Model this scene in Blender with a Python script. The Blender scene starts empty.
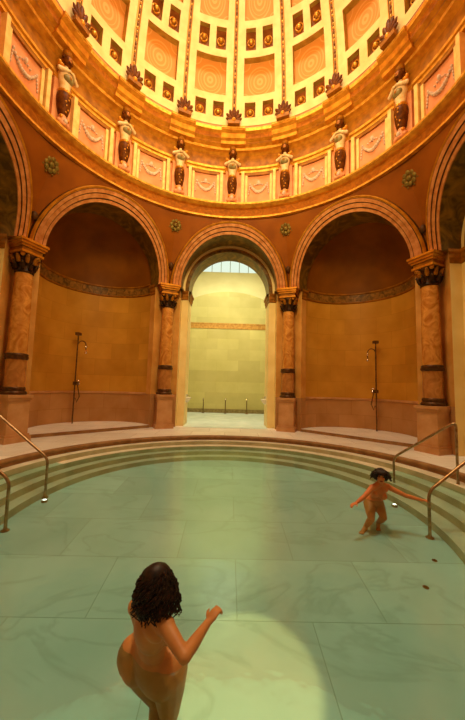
import bpy, math, random
from math import sin, cos, pi, radians, sqrt, atan2, degrees
from mathutils import Vector, Matrix, noise, Quaternion
random.seed(7)
scene = bpy.context.scene
COL = scene.collection

# ------------------------------------------------------------------ materials
def srgb(r, g, b):
    f = lambda c: (c/255/12.92) if c/255 <= .04045 else ((c/255+.055)/1.055)**2.4
    return (f(r), f(g), f(b), 1)

def material(name, c1, c2=None, rough=.5, scale=6, metal=0, bump=0, bump_scale=40, detail=5, contrast=(.35,.65), spec=.16, distortion=0.0):
    m = bpy.data.materials.new(name); m.use_nodes = True
    nt = m.node_tree; n = nt.nodes; l = nt.links
    b = n['Principled BSDF']
    b.inputs['Roughness'].default_value = rough
    b.inputs['Metallic'].default_value = metal
    b.inputs['Specular IOR Level'].default_value = spec
    b.inputs['Base Color'].default_value = c1
    tc = n.new('ShaderNodeTexCoord')
    if c2 is not None:
        t = n.new('ShaderNodeTexNoise'); t.inputs['Scale'].default_value = scale
        t.inputs['Detail'].default_value = detail; t.inputs['Distortion'].default_value = distortion
        l.new(tc.outputs['Object'], t.inputs['Vector'])
        r = n.new('ShaderNodeValToRGB')
        r.color_ramp.elements[0].position = contrast[0]; r.color_ramp.elements[0].color = c1
        r.color_ramp.elements[1].position = contrast[1]; r.color_ramp.elements[1].color = c2
        l.new(t.outputs['Fac'], r.inputs['Fac']); l.new(r.outputs['Color'], b.inputs['Base Color'])
    if bump:
        t2 = n.new('ShaderNodeTexNoise'); t2.inputs['Scale'].default_value = bump_scale
        t2.inputs['Detail'].default_value = 4
        l.new(tc.outputs['Object'], t2.inputs['Vector'])
        bp = n.new('ShaderNodeBump'); bp.inputs['Strength'].default_value = bump; bp.inputs['Distance'].default_value = .02
        l.new(t2.outputs['Fac'], bp.inputs['Height']); l.new(bp.outputs['Normal'], b.inputs['Normal'])
    return m

def slab_material(name, c1, c2, joint, vein, bw, bh, rough=.35, off=(0,0,0), mortar=.006, veins=.5, rot=0.0, vscale=.8, spec=.4):
    """stone slabs in a running bond (object xy), mottled, with veins"""
    m = material(name, c1, c2, rough=rough, scale=1.6, contrast=(.3,.7), spec=spec)
    nt = m.node_tree; n = nt.nodes; l = nt.links; b = n['Principled BSDF']
    tc = [x for x in n if x.type == 'TEX_COORD'][0]
    base = b.inputs['Base Color'].links[0].from_socket
    mp = n.new('ShaderNodeMapping'); mp.inputs['Location'].default_value = off; mp.inputs['Rotation'].default_value = (0,0,rot)
    l.new(tc.outputs['Object'], mp.inputs['Vector'])
    br = n.new('ShaderNodeTexBrick'); br.inputs['Scale'].default_value = 1
    br.inputs['Brick Width'].default_value = bw; br.inputs['Row Height'].default_value = bh
    br.inputs['Mortar Size'].default_value = mortar; br.inputs['Mortar Smooth'].default_value = .4
    br.inputs['Color1'].default_value = (.82,.82,.82,1); br.inputs['Color2'].default_value = (1,1,1,1); br.inputs['Mortar'].default_value = (1,1,1,1)
    l.new(mp.outputs['Vector'], br.inputs['Vector'])
    mul = n.new('ShaderNodeMix'); mul.data_type = 'RGBA'; mul.blend_type = 'MULTIPLY'; mul.inputs['Factor'].default_value = 1
    l.new(base, mul.inputs['A']); l.new(br.outputs['Color'], mul.inputs['B'])
    # veins
    nz = n.new('ShaderNodeTexNoise'); nz.inputs['Scale'].default_value = vscale; nz.inputs['Detail'].default_value = 8; nz.inputs['Distortion'].default_value = 1.2
    mp2 = n.new('ShaderNodeMapping'); mp2.inputs['Rotation'].default_value = (0,0,.5); mp2.inputs['Scale'].default_value = (1,1.9,1)
    l.new(tc.outputs['Object'], mp2.inputs['Vector']); l.new(mp2.outputs['Vector'], nz.inputs['Vector'])
    vr = n.new('ShaderNodeValToRGB'); e = vr.color_ramp.elements
    e[0].position = .47; e[0].color = (0,0,0,1); e[1].position = .53; e[1].color = (0,0,0,1)
    k = e.new(.5); k.color = (1,1,1,1)
    l.new(nz.outputs['Fac'], vr.inputs['Fac'])
    vm = n.new('ShaderNodeMath'); vm.operation = 'MULTIPLY'; vm.inputs[1].default_value = veins
    l.new(vr.outputs['Color'], vm.inputs[0])
    mv = n.new('ShaderNodeMix'); mv.data_type = 'RGBA'; l.new(vm.outputs[0], mv.inputs['Factor'])
    l.new(mul.outputs['Result'], mv.inputs['A']); mv.inputs['B'].default_value = vein
    mj = n.new('ShaderNodeMix'); mj.data_type = 'RGBA'
    l.new(br.outputs['Fac'], mj.inputs['Factor']); l.new(mv.outputs['Result'], mj.inputs['A']); mj.inputs['B'].default_value = joint
    l.new(mj.outputs['Result'], b.inputs['Base Color'])
    return m

def wall_tile_material(name, c1, c2, joint, bw, bh, rough=.5):
    """blocks laid round a bay wall: uv = (metres along the wall, height)"""
    m = material(name, c1, c2, rough=rough, scale=1.3, contrast=(.3,.7))
    nt = m.node_tree; n = nt.nodes; l = nt.links; b = n['Principled BSDF']
    base = b.inputs['Base Color'].links[0].from_socket
    uv = n.new('ShaderNodeUVMap'); uv.uv_map = 'UVMap'
    br = n.new('ShaderNodeTexBrick'); br.inputs['Scale'].default_value = 1
    br.inputs['Brick Width'].default_value = bw; br.inputs['Row Height'].default_value = bh
    br.inputs['Mortar Size'].default_value = .008; br.inputs['Mortar Smooth'].default_value = .5
    br.inputs['Color1'].default_value = (.84,.82,.8,1); br.inputs['Color2'].default_value = (1,1,1,1); br.inputs['Mortar'].default_value = joint
    l.new(uv.outputs['UV'], br.inputs['Vector'])
    mul = n.new('ShaderNodeMix'); mul.data_type = 'RGBA'; mul.blend_type = 'MULTIPLY'; mul.inputs['Factor'].default_value = 1
    l.new(base, mul.inputs['A']); l.new(br.outputs['Color'], mul.inputs['B'])
    l.new(mul.outputs['Result'], b.inputs['Base Color'])
    return m

def ring_panel_material(name, c1, c2):
    """painted coffer panel: concentric rings and corner arcs, uv 0..1 on the panel"""
    m = material(name, c1, c1, rough=.6); nt = m.node_tree; n = nt.nodes; l = nt.links; b = n['Principled BSDF']
    uv = n.new('ShaderNodeUVMap'); uv.uv_map = 'UVMap'
    sub = n.new('ShaderNodeVectorMath'); sub.operation = 'SUBTRACT'; sub.inputs[1].default_value = (.5,.5,0)
    l.new(uv.outputs['UV'], sub.inputs[0])
    ln = n.new('ShaderNodeVectorMath'); ln.operation = 'LENGTH'; l.new(sub.outputs[0], ln.inputs[0])
    fac = None
    def band(src, r, w):
        a = n.new('ShaderNodeMath'); a.operation = 'SUBTRACT'; l.new(src, a.inputs[0]); a.inputs[1].default_value = r
        c = n.new('ShaderNodeMath'); c.operation = 'ABSOLUTE'; l.new(a.outputs[0], c.inputs[0])
        d = n.new('ShaderNodeMath'); d.operation = 'LESS_THAN'; l.new(c.outputs[0], d.inputs[0]); d.inputs[1].default_value = w
        return d.outputs[0]
    def add(a, b2):
        if a is None: return b2
        m_ = n.new('ShaderNodeMath'); m_.operation = 'MAXIMUM'; l.new(a, m_.inputs[0]); l.new(b2, m_.inputs[1]); return m_.outputs[0]
    for r, w in ((.37,.018),(.29,.008),(.19,.02),(.07,.03)): fac = add(fac, band(ln.outputs['Value'], r, w))
    ab = n.new('ShaderNodeVectorMath'); ab.operation = 'ABSOLUTE'; l.new(sub.outputs[0], ab.inputs[0])
    s2 = n.new('ShaderNodeVectorMath'); s2.operation = 'SUBTRACT'; s2.inputs[1].default_value = (.5,.5,0); l.new(ab.outputs[0], s2.inputs[0])
    l2 = n.new('ShaderNodeVectorMath'); l2.operation = 'LENGTH'; l.new(s2.outputs[0], l2.inputs[0])
    fac = add(fac, band(l2.outputs['Value'], .2, .014))
    mx = n.new('ShaderNodeMix'); mx.data_type = 'RGBA'; l.new(fac, mx.inputs['Factor'])
    l.new(b.inputs['Base Color'].links[0].from_socket, mx.inputs['A']); mx.inputs['B'].default_value = c2
    l.new(mx.outputs['Result'], b.inputs['Base Color'])
    return m

M = {}
M['cream'] = material('cream stucco', srgb(232,200,134), srgb(218,182,114), .55, 2.5, bump=.15)
M['cream_trim'] = material('cream trim', srgb(240,205,130), srgb(225,180,100), .5, 5)
M['coffer_side'] = material('coffer reveal', srgb(190,150,60), srgb(160,120,45), .6, 4)
M['coffer_dark'] = material('small coffer ground', srgb(140,78,28), srgb(115,60,20), .6, 6)
M['coffer_panel'] = ring_panel_material('painted coffer panel', srgb(206,132,58), srgb(218,152,80))
M['gold'] = material('old gilding', srgb(214,142,38), srgb(180,108,22), .38, 5, metal=.35, bump=.12)
M['gold_bright'] = material('bright gilding', srgb(236,176,72), srgb(196,132,36), .32, 9, metal=.45)
M['gold_dark'] = material('dull gilding', srgb(172,106,20), srgb(132,78,10), .5, 5, spec=.15)
M['frieze'] = material('brown marble frieze', srgb(176,100,18), srgb(140,76,10), .6, 5, distortion=1.5, spec=.1)
M['pink_panel'] = material('salmon plaster panel', srgb(226,150,104), srgb(212,132,84), .6, 3)
M['pink_stone'] = material('pinkish stone', srgb(222,150,100), srgb(200,122,72), .5, 3)
M['garland'] = material('pale grey relief', srgb(222,190,160), srgb(190,160,140), .6, 20)
M['spandrel'] = material('terracotta painted plaster', srgb(156,84,12), srgb(136,70,7), .6, 1.5)
M['arch_pink'] = material('arch salmon stone', srgb(212,142,84), srgb(180,108,52), .5, 6)
M['arch_dark'] = material('arch dark fillet', srgb(92,56,22), srgb(64,38,14), .5, 6)
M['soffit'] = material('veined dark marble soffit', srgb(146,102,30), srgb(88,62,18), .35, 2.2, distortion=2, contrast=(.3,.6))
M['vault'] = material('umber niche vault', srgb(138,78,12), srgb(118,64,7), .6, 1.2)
M['band'] = material('mottled marble band', srgb(168,112,44), srgb(92,64,26), .4, 5, distortion=1.5, contrast=(.3,.65))
M['niche_wall'] = wall_tile_material('ochre stone wall', srgb(220,158,58), srgb(200,138,42), (.78,.72,.62,1), 1.15, .62)
M['wainscot'] = wall_tile_material('rosy stone wainscot', srgb(206,152,96), srgb(186,130,72), (.72,.62,.5,1), .95, .6)
M['pier'] = material('warm pier stone', srgb(226,164,84), srgb(206,140,62), .5, 2)
M['jamb'] = material('pale yellow jamb stone', srgb(246,218,150), srgb(236,204,132), .5, 1.5)
M['column'] = material('orange veined marble', srgb(228,158,72), srgb(184,108,38), .25, 3.2, distortion=2.2, contrast=(.3,.65), spec=.5)
M['column_low'] = material('tan marble drum', srgb(196,130,66), srgb(164,102,48), .3, 4, distortion=1.5)
M['column_ring'] = material('dark bronze ring', srgb(96,60,28), srgb(70,42,18), .4, 12, metal=.3)
M['pedestal'] = material('rosy pedestal stone', srgb(208,154,104), srgb(190,132,80), .5, 3)
M['capital'] = material('dark acanthus capital', srgb(74,44,16), srgb(48,28,10), .45, 12, metal=.2)
M['deck'] = slab_material('pale deck stone', srgb(250,240,226), srgb(238,224,206), srgb(170,140,110), srgb(190,160,130), 1.1, .8, veins=.15)
M['nosing'] = material('brown curb stone', srgb(164,120,74), srgb(138,96,56), .45, 4)
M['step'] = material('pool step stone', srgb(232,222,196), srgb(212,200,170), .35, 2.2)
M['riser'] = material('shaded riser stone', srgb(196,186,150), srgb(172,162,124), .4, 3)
M['pool_floor'] = slab_material('pool marble slabs', srgb(214,240,232), srgb(194,226,216), srgb(160,186,164), srgb(136,160,136), 1.55, .92, rough=.4, off=(.55,.5,0), mortar=.005, veins=.24, vscale=.55)
M['chrome'] = material('worn nickel tube', srgb(190,160,120), srgb(150,116,80), .28, 14, metal=.85)
M['bronze'] = material('aged bronze pipe', srgb(128,96,56), srgb(100,72,40), .35, 12, metal=.6)
M['steel_hi'] = material('polished nozzle', srgb(240,225,200), srgb(220,200,170), .15, 20, metal=.9)
M['hall_wall'] = wall_tile_material('lime yellow hall stone', srgb(208,196,126), srgb(196,184,112), (.86,.84,.74,1), 1.2, .6)
M['hall_vault'] = material('pale hall vault', srgb(212,202,150), srgb(202,190,138), .6, 1)
M['hall_band'] = material('hall frieze band', srgb(200,150,70), srgb(170,118,50), .5, 9)
M['hall_floor'] = material('pale hall floor', srgb(224,238,230), srgb(206,222,214), .25, 2)
M['ceramic'] = material('white ceramic', srgb(238,228,206), srgb(228,214,188), .2, 4)
M['frame_dark'] = material('skylight glazing bars', srgb(150,160,130), srgb(130,140,110), .5, 5)
M['skin'] = material('warm skin', srgb(212,146,82), srgb(198,128,68), .5, 5, spec=.3)
M['skin2'] = material('sunned skin', srgb(226,138,76), srgb(208,116,58), .5, 5, spec=.3)
M['hair'] = material('dark brown hair', srgb(52,30,14), srgb(26,14,6), .5, 30, spec=.3)
M['lip'] = material('lip tone', srgb(150,64,44), srgb(136,56,38), .5, 20)
M['eye'] = material('dark eye', srgb(30,20,14), srgb(44,28,18), .3, 20)
M['stat_pale'] = material('pale gilt statue', srgb(236,206,160), srgb(216,176,116), .45, 10)
M['stat_green'] = material('olive drapery', srgb(150,132,84), srgb(122,104,60), .5, 12)
M['stat_dark'] = material('dark bronze statue', srgb(112,58,8), srgb(72,34,4), .5, 10, spec=.06)
M['stat_face'] = material('gilt face', srgb(206,140,70), srgb(170,100,44), .35, 10, metal=.2)
M['rosette'] = material('olive gold medallion', srgb(140,116,52), srgb(110,86,34), .45, 10, metal=.2)
M['bead_dark'] = material('rib ornament ground', srgb(160,120,60), srgb(126,88,40), .5, 9)

def emit_mat(name, c, s):
    m = bpy.data.materials.new(name); m.use_nodes = True; n = m.node_tree.nodes
    n.remove(n['Principled BSDF']); e = n.new('ShaderNodeEmission'); e.inputs[0].default_value = c; e.inputs[1].default_value = s
    t = n.new('ShaderNodeTexNoise'); t.inputs['Scale'].default_value = 1.5
    m.node_tree.links.new(e.outputs[0], n['Material Output'].inputs[0]); return m
M['skylight'] = emit_mat('daylit milk glass', (.86,1,.80,1), .95)
M['poollamp'] = emit_mat('underwater lamp glass', (1,.93,.75,1), 6)

def water_material():
    m = bpy.data.materials.new('clear pool water'); m.use_nodes = True
    n = m.node_tree.nodes; l = m.node_tree.links; n.remove(n['Principled BSDF'])
    tr = n.new('ShaderNodeBsdfTransparent'); tr.inputs[0].default_value = (.70,.92,.91,1)
    gl = n.new('ShaderNodeBsdfGlossy'); gl.inputs['Roughness'].default_value = .16; gl.inputs['Color'].default_value = (.8,.9,.8,1)
    fr = n.new('ShaderNodeFresnel'); fr.inputs['IOR'].default_value = 1.33
    tc = n.new('ShaderNodeTexCoord'); nz = n.new('ShaderNodeTexNoise'); nz.inputs['Scale'].default_value = 2.2; nz.inputs['Detail'].default_value = 3
    l.new(tc.outputs['Object'], nz.inputs['Vector'])
    bp = n.new('ShaderNodeBump'); bp.inputs['Strength'].default_value = .25; bp.inputs['Distance'].default_value = .03
    l.new(nz.outputs['Fac'], bp.inputs['Height']); l.new(bp.outputs['Normal'], gl.inputs['Normal']); l.new(bp.outputs['Normal'], fr.inputs['Normal'])
    k = n.new('ShaderNodeMath'); k.operation = 'MULTIPLY'; k.inputs[1].default_value = .26; l.new(fr.outputs[0], k.inputs[0])
    mx = n.new('ShaderNodeMixShader'); l.new(k.outputs[0], mx.inputs[0]); l.new(tr.outputs[0], mx.inputs[1]); l.new(gl.outputs[0], mx.inputs[2])
    l.new(mx.outputs[0], n['Material Output'].inputs[0]); return m
M['water'] = water_material()

# ------------------------------------------------------------------ mesh builder
class MB:
    def __init__(s): s.v = []; s.f = []; s.m = []; s.uv = []; s.mats = []; s.smooth = []
    def mi(s, m):
        if m not in s.mats: s.mats.append(m)
        return s.mats.index(m)
    def face(s, pts, m, uv=None, smooth=True):
        i = len(s.v); s.v += [tuple(p) for p in pts]; s.f.append(list(range(i, i+len(pts)))); s.m.append(s.mi(m))
        s.uv.append(uv or [(0,0)]*len(pts)); s.smooth.append(smooth)
    def grid(s, P, m, closed=False, uv=None, smooth=True, mfun=None, skip=None):
        """P[i][j] points; faces share vertices"""
        i0 = len(s.v); nr = len(P); nc = len(P[0])
        for r in P: s.v += [tuple(p) for p in r]
        for i in range(nr-1):
            for j in range(nc if closed else nc-1):
                if skip and skip(i, j): continue
                j2 = (j+1) % nc
                s.f.append([i0+i*nc+j, i0+i*nc+j2, i0+(i+1)*nc+j2, i0+(i+1)*nc+j])
                s.m.append(s.mi(mfun(i, j) if mfun else m)); s.smooth.append(smooth)
                s.uv.append([uv[i][j], uv[i][j2], uv[i+1][j2], uv[i+1][j]] if uv else [(0,0)]*4)
    def box(s, c, d, m, R=None):
        x, y, z = d[0]/2, d[1]/2, d[2]/2; c = Vector(c)
        p = [Vector(q) for q in ((-x,-y,-z),(x,-y,-z),(x,y,-z),(-x,y,-z),(-x,-y,z),(x,-y,z),(x,y,z),(-x,y,z))]
        if R is not None: p = [R @ q for q in p]
        p = [q+c for q in p]
        for f in ((3,2,1,0),(4,5,6,7),(0,1,5,4),(1,2,6,5),(2,3,7,6),(3,0,4,7)): s.face([p[k] for k in f], m, smooth=False)
    def lathe(s, prof, m, n=24, a0=0, a1=2*pi, c=(0,0,0), mats=None, smooth=True):
        full = abs(a1-a0-2*pi) < 1e-6; k = n if full else n+1
        P = [[(c[0]+r*cos(a0+(a1-a0)*j/n), c[1]+r*sin(a0+(a1-a0)*j/n), c[2]+z) for j in range(k)] for r, z in prof]
        if smooth == 'seg':
            for i in range(len(prof)-1): s.grid(P[i:i+2], mats[i] if mats else m, closed=full)
        else: s.grid(P, m, closed=full, smooth=smooth, mfun=(lambda i, j: mats[i]) if mats else None)
    def tube(s, pts, r, m, n=8, caps=True):
        pts = [Vector(p) for p in pts]; P = []; rr = r if isinstance(r, (list, tuple)) else [r]*len(pts)
        t0 = (pts[1]-pts[0]).normalized(); u = t0.orthogonal().normalized()
        for i, p in enumerate(pts):
            t = (pts[min(i+1, len(pts)-1)]-pts[max(i-1, 0)])
            t = t.normalized() if t.length > 1e-9 else t0
            u = (u-t*u.dot(t)); u = u.normalized() if u.length > 1e-6 else t.orthogonal().normalized(); w = t.cross(u)
            P.append([p+(u*cos(2*pi*j/n)+w*sin(2*pi*j/n))*rr[i] for j in range(n)])
        s.grid(P, m, closed=True)
        if caps: s.face(list(reversed(P[0])), m); s.face(P[-1], m)
    def capsule(s, p0, r0, p1, r1, m, n=14):
        p0, p1 = Vector(p0), Vector(p1); t = (p1-p0); t = t.normalized() if t.length > 1e-9 else Vector((0,0,1))
        pts = []; rs = []
        for k in range(5): a = pi/2*(1-k/5); pts.append(p0-t*r0*sin(a)); rs.append(max(r0*cos(a), r0*.05))
        pts.append(p0); rs.append(r0); pts.append(p1); rs.append(r1)
        for k in range(1, 6): a = pi/2*k/5; pts.append(p1+t*r1*sin(a)); rs.append(max(r1*cos(a), r1*.05))
        s.tube(pts, rs, m, n)
    def ball(s, c, r, m, n=14, k=9, R=None):
        r = r if isinstance(r, (list, tuple)) else (r, r, r); P = []
        for i in range(k+1):
            a = -pi/2+pi*i/k; ca = max(cos(a), .01)
            row = []
            for j in range(n):
                q = Vector((r[0]*ca*cos(2*pi*j/n), r[1]*ca*sin(2*pi*j/n), r[2]*sin(a)))
                if R is not None: q = R @ q
                row.append(q+Vector(c))
            P.append(row)
        s.grid(P, m, closed=True); s.face(list(reversed(P[0])), m); s.face(P[-1], m)
    def build(s, name, parent=None, loc=None, T=None):
        me = bpy.data.meshes.new(name)
        v = s.v if T is None else [tuple(T @ Vector(p)) for p in s.v]
        me.from_pydata(v, [], s.f); 
        for m in s.mats: me.materials.append(m)
        me.polygons.foreach_set('material_index', s.m); me.polygons.foreach_set('use_smooth', s.smooth)
        ul = me.uv_layers.new(name='UVMap'); k = 0
        for p, u in zip(me.polygons, s.uv):
            for li, q in zip(p.loop_indices, u): ul.data[li].uv = q
        me.update()
        o = bpy.data.objects.new(name, me); COL.objects.link(o)
        if parent: o.parent = parent
        if loc: o.location = loc
        return o

def thing(name, label, cat, loc=(0,0,0), rz=0, group=None):
    o = bpy.data.objects.new(name, None); COL.objects.link(o); o.empty_display_size = .1
    o.location = loc; o.rotation_euler = (0,0,rz); o['label'] = label; o['category'] = cat
    if group: o['group'] = group
    return o
def tag(o, label, cat, group=None):
    o['label'] = label; o['category'] = cat
    if group: o['group'] = group
    return o
def structure(o): o['kind'] = 'structure'; return o
def copy_thing(root, label, loc, rz):
    r = root.copy(); COL.objects.link(r); r['label'] = label; r.location = loc; r.rotation_euler = (0,0,rz)
    for ch in list(root.children):
        c = ch.copy(); COL.objects.link(c); c.parent = r
        for g in list(ch.children):
            d = g.copy(); COL.objects.link(d); d.parent = c
    return r

# ------------------------------------------------------------------ room dimensions (metres)
RC = 6.0                      # radius on which the columns stand
AP = RC*cos(pi/8)             # apothem of the octagon
HW = RC*sin(pi/8)             # half a bay
ZS = 5.25                     # top of imposts
Z0 = 5.38                     # arch centres (slightly stilted)
ZD = 7.75                     # foot of the drum
RD = 5.02                     # drum radius
def bay(beta):
    cb, sb = cos(beta), sin(beta)
    return lambda s, d, z: (s*cb+d*sb, -s*sb+d*cb, z)
def pend(s, z, off=0.0):
    """pendentive surface in bay coordinates: octagon at the imposts -> circle at the drum"""
    b = max(0, min(1, (z-ZS)/(ZD-ZS)))**1.4
    a = atan2(s, AP); r0 = sqrt(s*s+AP*AP); r = r0*(1-b)+RD*b-off
    return r*sin(a), r*cos(a)
def az(R, deg, z): return (R*sin(radians(deg)), R*cos(radians(deg)), z)

def build_bay(deg, kind, name):
    B = bay(radians(deg)); W = MB()
    rin = 1.84
    # spandrels
    N = 64; cols = []
    for i in range(N+1):
        s = -HW+2*HW*i/N
        zl = Z0+sqrt(max(0, 1.95**2-s*s)) if abs(s) < 1.95 else ZS
        row = []
        for k in range(11):
            z = zl+(ZD+.08-zl)*k/10; x, d = pend(s, z); row.append(B(x, d, z))
        cols.append(row)
    W.grid(cols, M['spandrel'])
    # piers / jambs: plan path, both sides
    def path(side):
        P = [(2.4247,5.8538),(1.868,5.76),(1.868,6.07)]
        if kind != 'niche': P += [(1.6,6.06),(1.6,7.0),(1.75,7.0)]
        return [(side*x, y) for x, y in P]
    for side in (-1, 1):
        P = path(side); mats = [M['pier'], M['jamb'] if kind != 'niche' else M['pier'], M['jamb'], M['jamb'], M['jamb']]
        L = 0
        for i in range(len(P)-1):
            (x0, y0), (x1, y1) = P[i], P[i+1]; dl = sqrt((x1-x0)**2+(y1-y0)**2)
            for za, zb, mm in ((0, 1.2, M['wainscot']), (1.2, ZS+.02, mats[i])):
                if kind != 'niche' and i >= 1: mm = mats[i]
                W.face([B(x0,y0,za), B(x1,y1,za), B(x1,y1,zb), B(x0,y0,zb)], mm, [(L,za),(L+dl,za),(L+dl,zb),(L,zb)], smooth=False)
            L += dl
        # impost slab closing the pier head under the arch
        W.face([B(side*1.84,5.42,ZS), B(side*HW,5.50,ZS), B(side*2.36,6.1,ZS), B(side*1.84,6.1,ZS)], M['gold_dark'], smooth=False)
    w = structure(W.build(name))
    # archivolt
    A = MB()
    prof = [(1.84,-.02,'arch_pink'),(1.84,.03,'arch_pink'),(1.93,.03,'arch_dark'),(1.935,.06,'arch_dark'),(1.95,.06,'arch_pink'),(2.06,.07,'arch_dark'),(2.075,.10,'arch_pink'),(2.17,.11,'arch_dark'),(2.19,.10,'gold'),(2.23,.12,'gold'),(2.27,.07,'arch_dark'),(2.295,-.02,'arch_dark')]
    angs = [pi*i/56 for i in range(57)]
    for i in range(len(prof)-1):
        rows = []
        for rho, off, _ in prof[i:i+2]:
            row = []
            x, d = pend(rho, ZS, off); row.append(B(x, d, ZS))
            for t in angs:
                s, z = rho*cos(t), Z0+rho*sin(t); x, d = pend(s, z, off); row.append(B(x, d, z))
            x, d = pend(-rho, ZS, off); row.append(B(x, d, ZS)); rows.append(row)
        A.grid(rows, M[prof[i][2]])
    A.build('archivolt', w)
    # soffit of the outer order
    S = MB(); rows = []
    for f in (0, .5, 1):
        row = []
        for t in [None]+angs+['e']:
            if t is None: s, z = rin, ZS
            elif t == 'e': s, z = -rin, ZS
            else: s, z = rin*cos(t), Z0+rin*sin(t)
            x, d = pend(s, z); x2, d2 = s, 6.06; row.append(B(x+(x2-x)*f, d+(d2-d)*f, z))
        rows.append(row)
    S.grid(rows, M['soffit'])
    if kind != 'niche':
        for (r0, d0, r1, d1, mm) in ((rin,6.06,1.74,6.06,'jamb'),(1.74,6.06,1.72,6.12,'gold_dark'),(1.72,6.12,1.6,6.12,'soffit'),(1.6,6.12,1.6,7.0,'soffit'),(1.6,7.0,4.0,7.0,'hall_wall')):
            rows = []
            for r, d in ((r0,d0),(r1,d1)):
                row = [B(r, d, ZS)]+[B(r*cos(t), d, Z0+r*sin(t)) for t in angs]+[B(-r, d, ZS)]; rows.append(row)
            S.grid(rows, M[mm])
    S.build('arch_soffit', w)
    # impost moulding on the piers
    I = MB()
    for side in (-1, 1):
        P = path(side); P = P[1:4] if kind == 'niche' else P[1:5]
        for i in range(len(P)-1):
            (x0, y0), (x1, y1) = P[i], P[i+1]; dx, dy = x1-x0, y1-y0; L = sqrt(dx*dx+dy*dy); nx, ny = dy/L*side*-1, dx/L*side*1
            # push towards the opening
            if nx*(-side)+ny*(-1) < 0: nx, ny = -nx, -ny
            pr = [(.0,4.92),(.03,4.94),(.03,5.02),(.06,5.06),(.06,5.16),(.10,5.2),(.10,5.27),(0,5.29)]
            rows = [[B(x0+nx*o-dx/L*(o if i == 0 else -0), y0+ny*o-dy/L*(o if i == 0 else 0), z), B(x1+nx*o+dx/L*0, y1+ny*o+dy/L*0, z)] for o, z in pr]
            I.grid(rows, M['gold_dark'], smooth=False)
    I.build('impost_moulding', w)
    if kind == 'niche':
        rn = 1.87; cd = 6.05; n = 48
        ang = [pi*j/n for j in range(n+1)]
        Nn = MB()
        for za, zb, mm in ((0,1.2,'wainscot'),(1.2,5.0,'niche_wall')):
            Nn.grid([[B(rn*cos(t), cd+rn*sin(t), z) for t in ang] for z in (za, zb)], M[mm], uv=[[(rn*t, z) for t in ang] for z in (za, zb)])
        Nn.build('niche_wall', w)
        Bd = MB()
        for (r0,z0,r1,z1,mm) in ((1.87,4.96,1.82,4.98,'gold_dark'),(1.82,4.98,1.82,5.02,'gold_dark'),(1.82,5.02,1.845,5.03,'band'),(1.845,5.03,1.835,5.3,'band'),(1.835,5.3,1.79,5.32,'gold_dark'),(1.79,5.32,1.79,5.37,'gold_dark'),(1.79,5.37,1.87,5.385,'gold_dark')):
            Bd.grid([[B(r*cos(t), cd+r*sin(t), z) for t in ang] for r, z in ((r0,z0),(r1,z1))], M[mm])
        Bd.build('marble_band', w)
        Ld = MB()
        for (r0,z0,r1,z1) in ((1.87,1.16,1.84,1.17),(1.84,1.17,1.84,1.23),(1.84,1.23,1.87,1.24)):
            Ld.grid([[B(r*cos(t), cd+r*sin(t), z) for t in ang] for r, z in ((r0,z0),(r1,z1))], M['pedestal'])
        Ld.build('wainscot_ledge', w)
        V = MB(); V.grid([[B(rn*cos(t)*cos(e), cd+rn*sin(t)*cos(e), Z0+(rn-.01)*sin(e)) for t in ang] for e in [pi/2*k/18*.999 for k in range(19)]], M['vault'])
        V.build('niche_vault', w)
        # two low curved steps in the niche
        St = MB()
        for r, h in ((1.86,.10),):
            top = [B(r*cos(t), cd+r*sin(t), h) for t in ang]; St.face([B(-1.86,5.72,h)]+[B(1.86,5.72,h)]+top, M['deck'], smooth=False)
            St.face([B(-1.86,5.72,0),B(1.86,5.72,0),B(1.86,5.72,h),B(-1.86,5.72,h)], M['nosing'], smooth=False)
        St.build('niche_step', w)
    # spandrel medallions stand over the columns, one per bay (its left shoulder)
    return w

bays = [(0,'passage','wall_front'),(-45,'niche','wall_front_left'),(45,'niche','wall_front_right'),(-90,'passage','wall_left'),(90,'passage','wall_right'),(-135,'niche','wall_back_left'),(135,'niche','wall_back_right'),(180,'passage','wall_back')]
WALL = {}
for d, k, nme in bays: WALL[d] = build_bay(d, k, nme)

# medallions on the spandrels above the columns
for a, par in ((-67.5,-45),(-22.5,0),(22.5,0),(67.5,45)):
    R = MB()
    x0, d0 = pend(HW*.999, 7.34); r = sqrt(x0*x0+d0*d0)-.015
    for k in range(8):
        t = 2*pi*k/8; R.ball((.15*cos(t), 0, .15*sin(t)), (.07,.03,.07), M['rosette'], 8, 6)
    R.ball((0,0,0), (.075,.045,.075), M['rosette'], 10, 7)
    for k in range(8):
        t = 2*pi*(k+.5)/8; R.ball((.235*cos(t), 0, .235*sin(t)), (.03,.018,.025), M['rosette'], 6, 5)
    T = Matrix.Translation(az(r, a, 7.34)) @ Matrix.Rotation(-radians(a), 4, 'Z') @ Matrix.Rotation(radians(20), 4, 'X')
    R.build('medallion', WALL[par], T=T)
# small keystone bosses where neighbouring arches meet
for a, par in ((-67.5,-45),(-22.5,0),(22.5,0),(67.5,45)):
    K = MB(); x0, d0 = pend(HW*.999, 6.05); r = sqrt(x0*x0+d0*d0)-.06
    K.ball(az(r, a, 6.02), (.09,.09,.12), M['arch_dark'], 10, 7)
    K.build('arch_boss', WALL[par])

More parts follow.
